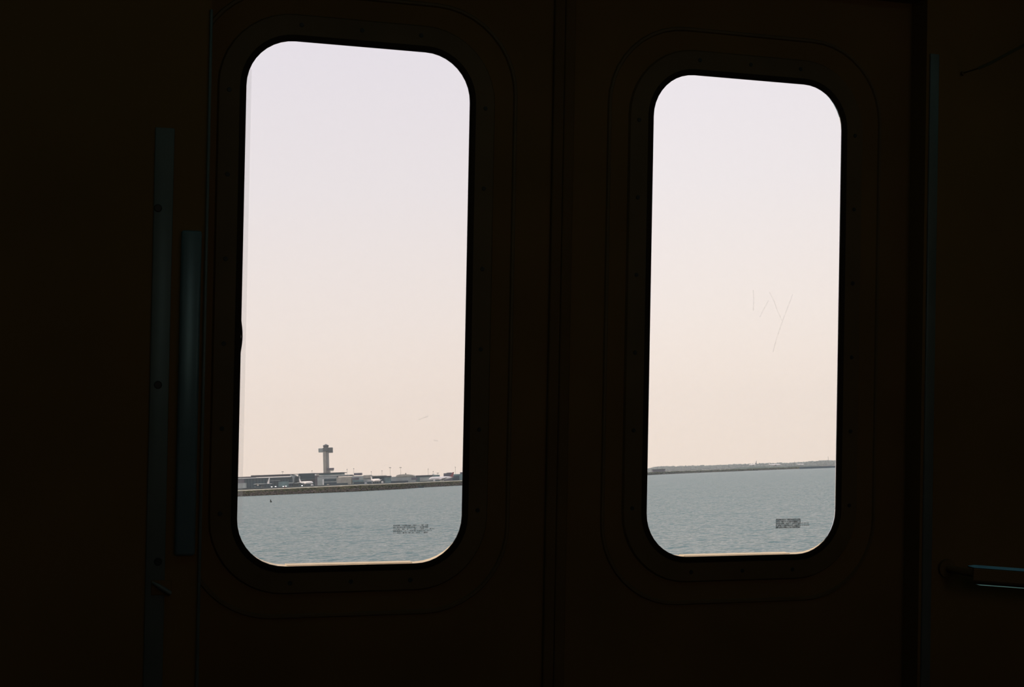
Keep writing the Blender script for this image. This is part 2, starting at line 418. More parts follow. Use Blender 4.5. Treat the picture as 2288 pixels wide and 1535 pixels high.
MB().tube([pf - pa + zc*0.008, pf - pa], 0.035, 18).build('post_flange', M_door, rr1, smooth=True)
q = WALLI @ pa; foot = WALL @ Vector((q.x, PROUD-0.001, q.z)) - pa
MB().tube([along(0.02, 0, 0.0), foot], 0.007, 10).build('bracket', M_door, rr1, smooth=True)
MB().tube([foot - nout*0.006, foot], 0.018, 14).build('bracket_foot', M_door, rr1, smooth=True)
# small added catch standing in for a glint low on the wall
pb = wl(360, 1312, PROUD)
lc = empty('glint_catch', WALL @ Matrix.Translation(pb)); tag(lc, 'small metal catch added for a faint glint left of the doors', 'catch')
MB().bbox(-0.016, 0.016, -0.006, 0.0005, -0.012, 0.012, 0.002).build('catch_plate', M_door, lc, smooth=True)
MB().tube([(-0.015, -0.010, 0.010), (0.0, -0.013, 0.001), (0.014, -0.010, -0.009)], [0.002, 0.004, 0.004], 10).build('catch_tongue', M_trim, lc, smooth=True)
pc = [w2(2188, 152, -0.10), w2(2215, 140, -0.13), w2(2250, 121, -0.18), w2(2288, 101, -0.24), w2(2380, 40, -0.36), w2(2440, -40, -0.45)]
_l = CARI @ pc[-1]; pc.append(CAR @ Vector((_l.x + 0.02, _l.y - 0.01, (_l.z + ZT)/2))); pc.append(CAR @ Vector((_l.x + 0.03, _l.y - 0.01, ZT - 0.0005)))
rail('overhead_grab_rail', 'faint thin overhead grab rail curving up at the upper right corner', pc, 0.0032, [0])

# ================================================================== OUTSIDE
E1 = Vector((math.cos(YAW), -math.sin(YAW), 0)); E2 = Vector((math.sin(YAW), math.cos(YAW), 0))
def at(px, py, depth):
    """distance to the right of the view, and height, of what is seen in this direction at this depth"""
    r = ray(px, py); k = depth/r.dot(E2)
    return r.dot(E1)*k, EYE + r.z*k
def world(e1, depth, z): return Vector((E1.x*e1 + E2.x*depth, E1.y*e1 + E2.y*depth, z))
def afr(e1, depth, z, rot=0.0):
    return Matrix.Translation(world(e1, depth, z)) @ Matrix.Rotation(-YAW + rot, 4, 'Z')
GZ = 2.5
def hor(px): return 1064.0 - 0.036*(px - 1144.0)

# ---- bay water
def water_material():
    mt = bpy.data.materials.new('bay_water'); mt.use_nodes = True; t = mt.node_tree; t.nodes.clear()
    out = t.nodes.new('ShaderNodeOutputMaterial'); mx = t.nodes.new('ShaderNodeMixShader')
    df = t.nodes.new('ShaderNodeBsdfDiffuse'); df.inputs['Color'].default_value = (0.040, 0.118, 0.122, 1)
    gs = t.nodes.new('ShaderNodeBsdfGlossy'); gs.inputs['Roughness'].default_value = 0.2
    fz = t.nodes.new('ShaderNodeFresnel'); fz.inputs['IOR'].default_value = 1.33
    hf = t.nodes.new('ShaderNodeMath'); hf.operation = 'MULTIPLY'; hf.inputs[1].default_value = 0.66      # steep wavelets hide half of the mirror image
    t.links.new(fz.outputs[0], hf.inputs[0]); t.links.new(hf.outputs[0], mx.inputs[0])
    t.links.new(df.outputs[0], mx.inputs[1]); t.links.new(gs.outputs[0], mx.inputs[2]); t.links.new(mx.outputs[0], out.inputs[0])
    tcn = t.nodes.new('ShaderNodeTexCoord'); mp = t.nodes.new('ShaderNodeMapping')
    mp.inputs['Rotation'].default_value = (0, 0, YAW); mp.inputs['Scale'].default_value = (0.55, 1.0, 1.0)
    t.links.new(tcn.outputs['Object'], mp.inputs['Vector'])
    acc = None
    for scl, amp, det in ((2.2, 0.9, 2), (0.8, 1.0, 3), (0.2, 0.35, 3), (0.03, 0.16, 4)):
        n = t.nodes.new('ShaderNodeTexNoise'); n.inputs['Scale'].default_value = scl; n.inputs['Detail'].default_value = det
        t.links.new(mp.outputs[0], n.inputs['Vector'])
        sb = t.nodes.new('ShaderNodeVectorMath'); sb.operation = 'SUBTRACT'; sb.inputs[1].default_value = (0.5, 0.5, 0.5)
        t.links.new(n.outputs['Color'], sb.inputs[0])
        ml = t.nodes.new('ShaderNodeVectorMath'); ml.operation = 'MULTIPLY'; ml.inputs[1].default_value = (amp*0.6, amp, 0.0)
        t.links.new(sb.outputs[0], ml.inputs[0])
        if acc is None: acc = ml.outputs[0]
        else:
            ad = t.nodes.new('ShaderNodeVectorMath'); ad.operation = 'ADD'
            t.links.new(acc, ad.inputs[0]); t.links.new(ml.outputs[0], ad.inputs[1]); acc = ad.outputs[0]
    ad = t.nodes.new('ShaderNodeVectorMath'); ad.operation = 'ADD'; ad.inputs[1].default_value = (0, 0, 1)
    t.links.new(acc, ad.inputs[0])
    nm = t.nodes.new('ShaderNodeVectorMath'); nm.operation = 'NORMALIZE'; t.links.new(ad.outputs[0], nm.inputs[0])
    t.links.new(nm.outputs[0], gs.inputs['Normal']); t.links.new(nm.outputs[0], fz.inputs['Normal'])
    return mt
wm = MB()
wm.add([(-30000, 6, 0), (30000, 6, 0), (30000, 34000, 0), (-30000, 34000, 0)], [(0, 1, 2, 3)])
tag(wm.build('bay_water', water_material()), kind='structure')

# ---- shore: embankment, seawall cap, airfield ground
SH = [(-400, 1180, 5.3), (0, 1260, 5.4), (300, 1320, 5.4), (533, 1370, 5.5), (660, 1425, 6.1), (790, 1471, 6.6), (898, 1605, 6.4), (949, 1790, 6.4), (1032, 1926, 6.4),
      (1150, 2350, 6.4), (1300, 3000, 6.6), (1449, 3740, 6.7), (1536, 4300, 6.6), (1600, 4460, 6.4), (1660, 4540, 6.2), (1765, 4800, 6.4), (1868, 4560, 6.3), (2100, 4500, 6.3), (2700, 4500, 6.3)]
def shore(px):
    for (a, d0, z0), (b, d1, z1) in zip(SH, SH[1:]):
        if px <= b:
            t = (px-a)/(b-a); return d0 + t*(d1-d0), z0 + t*(z1-z0)
    return SH[-1][1:]
def e1_at(px, depth): return at(px, hor(px), depth)[0]
steps = [(-400 + 6*i) for i in range(int(3100/6)+1)]
rnd = random.Random(3)
def hazy_earth(name, c1, c2, c3, scale):
    mt, t, b = new_mat(name)
    tcn = t.nodes.new('ShaderNodeTexCoord'); n = t.nodes.new('ShaderNodeTexNoise'); n.inputs['Scale'].default_value = scale; n.inputs['Detail'].default_value = 6
    t.links.new(tcn.outputs['Object'], n.inputs['Vector'])
    r = t.nodes.new('ShaderNodeValToRGB'); r.color_ramp.elements.new(0.5)
    for e, (p, c) in zip(r.color_ramp.elements, ((0.32, c1), (0.5, c2), (0.68, c3))): e.position = p; e.color = (*c, 1)
    t.links.new(n.outputs['Fac'], r.inputs[0]); t.links.new(r.outputs[0], b.inputs['Base Color'])
    b.inputs['Roughness'].default_value = 0.9; b.inputs['Specular IOR Level'].default_value = 0.1
    return mt
M_earth = hazy_earth('embankment_earth', (0.025, 0.021, 0.012), (0.050, 0.046, 0.020), (0.085, 0.062, 0.040), 0.25)
M_field = hazy_earth('airfield_ground', (0.10, 0.095, 0.05), (0.15, 0.14, 0.09), (0.19, 0.18, 0.13), 0.02)
M_cap = mat('pale_seawall_concrete', (0.90, 0.82, 0.62), 0.8, spec=0.1, scale=0.4)
M_rock = hazy_earth('riprap_rock', (0.030, 0.024, 0.020), (0.065, 0.050, 0.040), (0.15, 0.12, 0.095), 0.35)
M_shrub = hazy_earth('shore_shrubs', (0.014, 0.020, 0.006), (0.036, 0.042, 0.012), (0.085, 0.080, 0.030), 0.3)
rows = []
for px in steps:
    d, z = shore(px)
    prof = [(-3, -0.6), (0, 0.0), (7, 1.8), (14, 3.4), (21, z-0.9), (25, z-0.25)]
    col = []
    for j, (dd, zz) in enumerate(prof):
        jd = rnd.uniform(-1.5, 1.5) if 0 < j < 5 else 0; jz = rnd.uniform(-0.45, 0.45) if 1 < j < 5 else 0
        col.append(tuple(world(e1_at(px, d+dd+jd), d+dd+jd, zz+jz)))
    rows.append(col)
mb = MB(); nP = len(rows[0])
mb.add([p for r in rows for p in r], [(i*nP+j, (i+1)*nP+j, (i+1)*nP+j+1, i*nP+j+1) for i in range(len(rows)-1) for j in range(nP-1)])
tag(mb.build('embankment_slope', M_earth), 'grassy brown embankment along the far water edge', kind='structure')
mb = MB(); g = []
for px in steps:
    d, z = shore(px)
    g.append([tuple(world(e1_at(px, d+26), d+26, min(z-0.3, 5.0))), tuple(world(e1_at(px, d+60), d+60, GZ)), tuple(world(e1_at(px, 17000), 17000, GZ))])
mb.add([p for r in g for p in r], [(i*3+j, (i+1)*3+j, (i+1)*3+j+1, i*3+j+1) for i in range(len(g)-1) for j in range(2)])
tag(mb.build('airfield_ground', M_field), kind='structure')
# seawall cap, in lengths, only along the near shore
mb = MB(); L0 = []
for px in [p for p in steps if p <= 1080]:
    d, z = shore(px); z += rnd.uniform(-0.08, 0.08)
    L0.append([tuple(world(e1_at(px, d+dd), d+dd, z+zz)) for dd, zz in ((24.2, -0.7), (24.9, 0.35), (27, 0.35), (27, -1.0))])
tag(MB().loft(L0, caps=True).build('trim_5', M_cap), 'pale concrete cap along the top of the embankment', kind='structure')

def blob(mb, c, r, rz, rng, sub=1):
    bm = bmesh.new(); bmesh.ops.create_icosphere(bm, subdivisions=sub, radius=1)
    bm.verts.index_update()
    vs = []
    for vv in bm.verts:
        k = rng.uniform(0.7, 1.2)
        vs.append((c[0]+vv.co.x*r*k, c[1]+vv.co.y*r*k, c[2]+vv.co.z*rz*k))
    mb.add(vs, [[q.index for q in f.verts] for f in bm.faces]); bm.free()
mb = MB(); rg = random.Random(5)
for i in range(1500):
    px = rg.uniform(500, 1075); d, z = shore(px); dd = rg.triangular(-1, 18, 4)
    s = rg.uniform(0.5, 1.5); blob(mb, world(e1_at(px, d+dd), d+dd, dd*0.24+0.2), s, s*0.7, rg)
for i in range(260):
    px = rg.uniform(1400, 1785); d, z = shore(px); dd = rg.uniform(-1, 10)
    s = rg.uniform(0.8, 2.2); blob(mb, world(e1_at(px, d+dd), d+dd, dd*0.24+0.2), s, s*0.6, rg)
tag(mb.build('riprap_rubble', M_rock), 'tumbled brown shore rocks along the waterline', 'rocks', kind='stuff')
mb = MB()
for i in range(900):
    px = rg.uniform(500, 1075); d, z = shore(px); dd = rg.triangular(4, 23.5, 17)
    s = rg.uniform(0.6, 1.7); blob(mb, world(e1_at(px, d+dd), d+dd, min(z-1.6, dd*0.24)), s*1.3, s*0.7, rg)
for i in range(520):
    px = rg.uniform(1400, 1785); d, z = shore(px); dd = rg.uniform(8, 32)
    s = rg.uniform(1.0, 3.0); blob(mb, world(e1_at(px, d+dd), d+dd, min(z-0.9, 1+dd*0.22)), s*2.0, s*0.85, rg)
tag(mb.build('shore_undergrowth', M_shrub), 'low green scrub growing over the embankment', 'scrub', kind='stuff')

# ---- far treeline, right window
M_tree = hazy_earth('far_tree_crowns', (0.060, 0.085, 0.072), (0.085, 0.115, 0.098), (0.12, 0.15, 0.13), 0.03)
TT = [(1080, 8), (1449, 7.5), (1470, 11), (1530, 9.8), (1600, 9.0), (1660, 9.8), (1720, 9.5), (1760, 8.8), (1800, 9.5), (1835, 11.5), (1870, 9.6), (2300, 9.5)]
def ttop(px):
    for (a, p), (b, q) in zip(TT, TT[1:]):
        if px <= b: return p + (q-p)*(px-a)/(b-a)
    return 9.5
mb = MB()
for px in np.arange(1090, 2240, 1.5):
    dpt = rg.uniform(12200, 13600); top = EYE + (ttop(px) + rg.uniform(-1.8, 0.4))*dpt/FPX
    r = rg.uniform(11, 21); hgt = top - GZ
    blob(mb, world(e1_at(px, dpt), dpt, GZ + hgt*0.55), r, hgt*0.42, rg, 2)
    blob(mb, world(e1_at(px+rg.uniform(-3, 3), dpt-60), dpt-60, GZ + hgt*0.3), r*1.2, hgt*0.3, rg, 1)
tag(mb.build('treeline', M_tree), 'hazy grey green woodland along the horizon', 'treeline', kind='stuff')

# ---- airport buildings
M_dglass = mat('dark_teal_glazing', (0.006, 0.038, 0.060), 0.4, spec=0.25, var=0.35, scale=0.09)
M_dglass2 = mat('deep_teal_glazing', (0.005, 0.034, 0.048), 0.4, spec=0.25, var=0.3, scale=0.12)
M_droof = mat('dark_violet_roofing', (0.045, 0.045, 0.055), 0.7, spec=0.15, scale=0.1)
M_white = mat('white_fascia', (0.93, 0.93, 0.88), 0.6, scale=0.1)
M_pale = mat('pale_grey_cladding', (0.36, 0.40, 0.39), 0.7, spec=0.15, var=0.2, scale=0.08)
M_beige = mat('beige_cladding', (0.42, 0.40, 0.34), 0.7, spec=0.15, var=0.2, scale=0.1)
M_mid = mat('mid_teal_cladding', (0.13, 0.22, 0.23), 0.7, spec=0.15, var=0.3, scale=0.08)
M_viol = mat('violet_grey_cladding', (0.12, 0.11, 0.14), 0.7, spec=0.15, var=0.2, scale=0.1)
M_conc = mat('tower_concrete', (0.36, 0.34, 0.30), 0.75, spec=0.15, scale=0.1)
M_tdark = mat('tower_dark_band', (0.11, 0.125, 0.125), 0.5, spec=0.3, scale=0.1)
M_steel = mat('galvanised_pole', (0.22, 0.21, 0.20), 0.6, spec=0.2, scale=0.5)

def building(name, label, pxm, depth, parts, cat='building'):
    e0, _ = at(pxm, hor(pxm), depth)
    r = empty(name, afr(e0, depth, GZ)); tag(r, label, cat, 'airport buildings across the bay')
    for (pn, mtl, x0, x1, yt, yb, off, th) in parts:
        dd = depth + off
        ym = (yt + (yb if yb else yt))/2; xm = (x0+x1)/2
        a = at(x0, ym, dd)[0] - e0; b = at(x1, ym, dd)[0] - e0
        zt = at(xm, yt, dd)[1] - GZ; zb = (at(xm, yb, dd)[1] - GZ) if yb else 0.0
        zb = max(zb, 0.0)
        MB().box(a, b, off, off+th, zb, zt).build(pn, mtl, r)
    return r
# (part, material, left, right, top, bottom (None = ground), offset in depth, thickness)
b1 = building('glass_terminal', 'long dark glass terminal with white fascia at the left edge of the left window', 600, 3120, [
    ('glass_wall', M_dglass, 546, 655, 1066.2, None, 0, 60), ('end_wall', M_viol, 520, 546, 1068.6, None, 1, 58),
    ('roof_slab', M_droof, 560.5, 648, 1060.8, 1064.9, -2, 66), ('low_roof', M_droof, 515, 560.5, 1065.6, 1067.9, -1, 60),
    ('fascia', M_white, 515, 580, 1067.9, 1069.3, -4, 5), ('fascia', M_white, 580, 650, 1065.6, 1067.0, -4, 5),
    ('canopy', M_pale, 604, 626, 1073.3, 1074.2, -10, 10), ('dark_band', M_dglass2, 604, 652, 1067.4, 1071.6, -1.0, 2),
    ('low_annex', M_pale, 520, 549, 1079.5, None, -16, 12), ('service_block', M_mid, 622, 644, 1076.0, None, -20, 14),
    ('jet_bridge', M_pale, 644.5, 655.5, 1078.0, 1080.0, -16, 6), ('thin_canopy', M_droof, 648, 656, 1059.2, 1060.0, 2, 30)])
# curved end of the roof
e0 = at(600, hor(600), 3120)[0]
prof = [(648, 1060.2), (650.5, 1060.8), (653, 1062.2), (655.5, 1064.6), (656.3, 1068), (656.3, 1078)]
pts = [(at(x, y, 3118)[0]-e0, at(x, y, 3118)[1]-GZ) for x, y in prof]
inn = [(x-2.2 if i else x, z-1.4) for i, (x, z) in enumerate(pts)]
MB().prism(pts + inn[::-1], -2, 60).build('curved_roof_end', M_pale, b1)
for i in range(16): # glazing bars
    x = 549 + i*6.8
    a = at(x, 1078, 3120)[0]-e0; MB().box(a-0.22, a+0.22, -0.6, 0.2, 0, at(x, 1070.0, 3120)[1]-GZ).build('glazing_bar', M_mid, b1)

building('link_building', 'low dark link between the two glass terminals', 662, 3140, [
    ('glass_wall', M_dglass2, 657.2, 667, 1064.6, None, 0, 40), ('pale_band', M_mid, 657.2, 667, 1072.4, 1073.6, -2, 3),
    ('jet_bridge', M_pale, 657.5, 666.5, 1078.4, 1080.4, -24, 6), ('thin_canopy', M_droof, 657.5, 667, 1058.8, 1059.8, 4, 30),
    ('canopy_post', M_pale, 665.6, 666.8, 1059.0, None, 3, 4)])
building('glass_block_terminal', 'boxy dark teal glass block left of the control tower', 686, 3100, [
    ('glass_wall', M_dglass2, 667.5, 703, 1057.6, None, 0, 50), ('corner_pillar', M_pale, 668.2, 670.4, 1063.5, 1074.0, -3, 3),
    ('ledge', M_mid, 668, 708, 1070.2, 1071.2, -4, 4), ('dark_band', M_droof, 672, 709, 1071.8, 1076.8, -2.5, 3)])
b3 = building('tower_base_building', 'wide low building with dark roof slabs below the control tower', 742, 3090, [
    ('penthouse_front', M_white, 703.4, 706.4, 1059.2, 1062.4, -8, 10), ('penthouse_wall', M_beige, 706.4, 712, 1060.2, 1062.9, -7, 10), ('base_wall', M_viol, 703.4, 712, 1062.9, None, -2, 14),
    ('upper_storey', M_mid, 711, 764, 1056.9, 1061.4, 6, 50), ('upper_roof', M_droof, 703.4, 768, 1056.2, 1057.6, 2, 58),
    ('middle_roof', M_pale, 712, 782, 1061.6, 1063.6, -4, 60), ('dark_roof_band', M_droof, 713, 784, 1063.6, 1064.8, -2, 56),  # narrow dark line under the middle roof
    ('right_canopy', M_droof, 768, 786, 1061.2, 1062.4, -3, 40), ('front_wall', M_pale, 709, 752, 1065.0, None, -12, 30),
    ('right_wall', M_beige, 752, 785, 1065.6, None, -11, 30), ('upper_glazing', M_dglass2, 724.5, 751, 1069.8, 1075.4, -13.5, 3),
    ('lower_glazing', M_dglass, 724.5, 752, 1077.8, 1086, -13.5, 3), ('right_glazing', M_dglass2, 752, 777, 1079.4, 1084, -13, 3),
    ('white_pilaster', M_white, 720.8, 723.4, 1071, 1083.5, -14, 3), ('sill_band', M_pale, 727, 751, 1076.2, 1077.4, -14.5, 3)])
building('pale_concourse', 'pale flat concourse with a square violet box on its roof', 800, 3060, [
    ('front_wall', M_pale, 787, 830.5, 1063.4, None, 0, 40), ('dark_band', M_viol, 787.5, 802, 1067.2, 1071.4, -2, 3),
    ('lower_glazing', M_dglass, 790, 830.5, 1077, 1082, -3, 4), ('middle_band', M_mid, 787.5, 812, 1072.8, 1076.6, -2, 3),
    ('roof_box', M_viol, 791, 807.5, 1056.8, 1061.9, 8, 18), ('beige_block', M_beige, 812, 829, 1061.6, 1068.5, -3, 20)])
building('dark_hangar', 'dark green fronted hangar behind the white jet', 851, 3080, [
    ('hangar_wall', M_dglass2, 831.5, 858, 1064.2, None, 0, 50), ('roof', M_beige, 831.5, 859, 1062.6, 1064.2, -2, 54),
    ('side_wing', M_droof, 856, 872, 1063.4, 1066.2, 2, 30), ('side_wing_wall', M_mid, 857, 871, 1066.2, None, 3, 28)])
b5 = building('arched_hangar', 'large pale hangar with a gently arched roof', 906, 3150, [
    ('front_wall', M_pale, 873, 928, 1064.6, None, 0, 60), ('west_wing', M_pale, 858, 873, 1065.6, None, 14, 40), ('lower_glazing', M_dglass, 866, 912, 1074.6, 1079, -2, 3),
    ('low_wing', M_mid, 928, 948, 1063.6, None, 26, 30), ('plant_box', M_beige, 905, 907.5, 1057, 1060.5, 6, 5)])
e0 = at(906, hor(906), 3150)[0]
pts = [(at(x, y, 3148)[0]-e0, at(x, y, 3148)[1]-GZ) for x, y in ((884, 1065), (886, 1062), (892, 1060.4), (903, 1059.6), (914, 1060.2), (922, 1061.4), (927, 1064))]
MB().prism(pts, -2, 58).build('arched_roof', M_beige, b5)
building('violet_shed', 'long low violet roofed shed left of the red tailed jet', 946, 3120, [
    ('roof', M_droof, 929, 966, 1061.8, 1064.8, -2, 30), ('wall', M_mid, 930, 966, 1064.8, None, 0, 26),
    ('jet_bridge', M_viol, 919, 932, 1067, 1072, -20, 8), ('pale_front', M_pale, 938, 968, 1066.4, 1074.5, -6, 6)])
building('rooftop_control_cab', 'small pale cabin above the shed with short masts', 968, 3170, [
    ('cab_wall', M_white, 965.5, 970.5, 1058.8, 1062, 0, 6), ('cab_base', M_mid, 966, 982, 1061, None, 2, 10)])
building('violet_block', 'dark violet flat building behind the red tail fin', 1001, 3180, [
    ('wall', M_viol, 991, 1011, 1057.2, None, 0, 30), ('roof_step', M_droof, 998, 1009, 1056, 1057.4, 4, 20)])
building('teal_depot', 'teal depot block at the right edge of the left window', 1030, 3100, [
    ('wall', M_mid, 1013, 1062, 1058.8, None, 0, 50), ('dark_front', M_dglass, 1011, 1026, 1063, 1073, -2, 4), ('roof_house', M_viol, 1028, 1040, 1055, 1059.5, 4, 20)])
building('far_shed', 'small dark shed on the far right shore', 1472, 4300, [
    ('wall', M_viol, 1459, 1486, 1049.2, None, 0, 30), ('roof', M_droof, 1458, 1487, 1048.2, 1049.4, -2, 34)])
dk = empty('sea_dyke', afr(e1_at(1880, 4535), 4535, 0.0)); tag(dk, 'long dark blue sea wall along the waterline at the far right', 'sea wall')
ea, eb = at(1786, hor(1786), 4535)[0] - at(1880, hor(1880), 4535)[0], at(2080, hor(2080), 4535)[0] - at(1880, hor(1880), 4535)[0]
zt_ = at(1860, 1041.2, 4535)[1]
MB().box(ea, eb, 0, 3, -0.8, zt_).build('sheet_piling', M_dglass, dk)
MB().box(ea-1, eb+1, -0.6, 3.6, zt_, zt_+0.7).build('coping', M_viol, dk)

# ---- control tower
TD = 3500
e0 = at(730, 1079, TD)[0]
tw = empty('control_tower', afr(e0, TD, GZ)); tag(tw, 'tall concrete air traffic control tower with a wide cross-shaped head', 'control tower')
pxm_ = TD/FPX
def tz(py): return at(730, py, TD)[1] - GZ
def ring8(r, z, n=8, sx=1.0, ph=0.39): return [(r*sx*math.cos(2*math.pi*k/n+ph), r*math.sin(2*math.pi*k/n+ph), z) for k in range(n)]
MB().bbox(-6.6, 1.0, -7, 5, 0, tz(1001), 0.5).build('shaft', M_conc, tw)
MB().bbox(1.0, 6.4, -4.5, 5, 0, tz(1001), 0.4).build('shaft_core', mat('tower_grey_core', (0.27, 0.27, 0.26), 0.75, spec=0.15, scale=0.1), tw)  # right half greyer and darker, the shaded side put in its colour
MB().bbox(-18, -6.0, -5, 6, tz(1010.4), tz(1001.2), 0.8).build('cross_arm', M_pale, tw)
MB().bbox(6.0, 16.6, -5, 6, tz(1012.0), tz(1000.2), 0.8).build('cross_arm', M_tdark, tw)  # right arm takes the dark material, shade painted as colour
MB().bbox(-6.5, 6.5, -8, 7, tz(1008.8), tz(1000.2), 0.6).build('head_block', M_tdark, tw)
MB().loft([ring8(5.6, tz(1000.4), 12), ring8(6.4, tz(999), 12), ring8(7.4, tz(996.2), 12), ring8(6.6, tz(994.6), 12), ring8(2.6, tz(993.0), 12)], caps=True).build('cab', M_tdark, tw)
MB().loft([ring8(7.7, tz(996.3), 12), ring8(7.7, tz(995.6), 12)], caps=True).build('cab_rim', M_viol, tw)
MB().tube([(0, 0, tz(993.2)), (0, 0, tz(991.6))], 0.9, 6).build('beacon', M_viol, tw)
MB().bbox(2.5, 18.6, -9, 2, tz(1050.2), tz(1046.0), 0.4).build('side_deck', M_viol, tw)
MB().box(7, 10, -7, 0, 0, tz(1050)).build('deck_support', M_conc, tw)
MB().box(7, 18, -6, 0, tz(1053.5), tz(1050.2)).build('deck_underside_panel', M_white, tw)

# ---- light poles and masts
def pole(name, label, px, yt, depth, heads=1, group='floodlight poles on the airfield', wdt=0.36):
    e, zt = at(px, yt, depth)
    r = empty(name, afr(e, depth, GZ)); tag(r, label, 'mast' if heads == 0 else 'light pole', group)
    H = zt - GZ
    MB().tube([(0, 0, 0), (0, 0, H)], [wdt, wdt*0.6], 6).build('pole', M_steel, r)
    if heads:
        for k in range(heads):
            x = (k - (heads-1)/2)*2.6
            MB().bbox(x-0.7, x+0.7, -0.6, 0.6, H-1.5, H+0.3, 0.15).build('lamp_head', M_steel, r)
        MB().tube([(-1.3*heads, 0, H-0.3), (1.3*heads, 0, H-0.3)], 0.18, 6).build('cross_bar', M_steel, r)
    else:
        for k in (0.45, 0.7, 0.9): MB().tube([(-0.9, 0, H*k), (0.9, 0, H*k)], 0.2, 5).build('cross_bar', M_steel, r)
for px, yt, h, lab in [(631.5, 1053.6, 2, 'short twin-headed light pole above the left glass terminal roof'),
                       (697, 1051.4, 1, 'faint pole above the boxy dark glass terminal'),
                       (775.5, 1048.4, 1, 'thin light pole right of the control tower base'),
                       (790.5, 1046.6, 1, 'slender light pole by the violet rooftop box'),
                       (829.5, 1053.6, 1, 'short light pole over the white jet tail'),
                       (853.5, 1051.4, 1, 'light pole rising behind the dark green hangar'),
                       (871.6, 1044.4, 2, 'tall light pole with dark head, left of two over the pale hangar'),
                       (895, 1044.2, 2, 'tall light pole with dark head, right of two over the arched roof'),
                       (956.5, 1047.6, 1, 'tall thin light pole left of the pale rooftop cabin'),
                       (967.8, 1053.2, 1, 'short mast on the pale rooftop cabin'),
                       (978, 1056.6, 2, 'stubby twin-headed pole right of the rooftop cabin'),
                       (1017.2, 1043.4, 1, 'thin light pole right of the red tail fin')]:
    pole('light_pole', lab, px, yt, 3290, h)
pole('radio_mast', 'thin radio mast above the trees at the far right', 1850.3, 1020, 5600, 0, 'far masts', 0.8)
pole('radio_mast', 'short mast among the trees above the middle white jet', 1775.3, 1029.5, 5600, 0, 'far masts', 0.6)

# ---- raised apron in front of the terminals, grassy taxiway bank on the far shore
M_apron = mat('dark_apron_edge', (0.045, 0.062, 0.068), 0.8, spec=0.1, var=0.35, scale=0.08)
ac = empty('apron', afr(e1_at(780, 2940), 2940, GZ)); tag(ac, 'long dark raised apron in front of the terminals', kind='structure')
a0_, a1_ = e1_at(440, 2940) - e1_at(780, 2940), e1_at(1110, 2940) - e1_at(780, 2940)
MB().box(a0_, a1_, -106, 108, 0.0, 5.2 - GZ).build('apron_slab', M_apron, ac)
MD = [(1625, 6.0), (1650, 11.5), (1682, 13.6), (1705, 12.6), (1731, 10.6), (1760, 10.2), (1788, 9.9), (1815, 8.6), (1850, 5.5)]
def mound(px):
    for (a, p), (b, q) in zip(MD, MD[1:]):
        if px <= b: return p + (q-p)*max(0, (px-a)/(b-a))
    return MD[-1][1]
sec = []
for px in range(1620, 1856, 5):
    z = mound(px)
    sec.append([tuple(world(e1_at(px, dd), dd, zz)) for dd, zz in ((4905, GZ-0.5), (4950, z*0.6+0.8), (4972, z), (5040, z), (5100, GZ-0.5))])
tag(MB().loft(sec, caps=True).build('taxiway_bank', M_tree), 'green bank carrying the jets on the far shore', kind='structure')

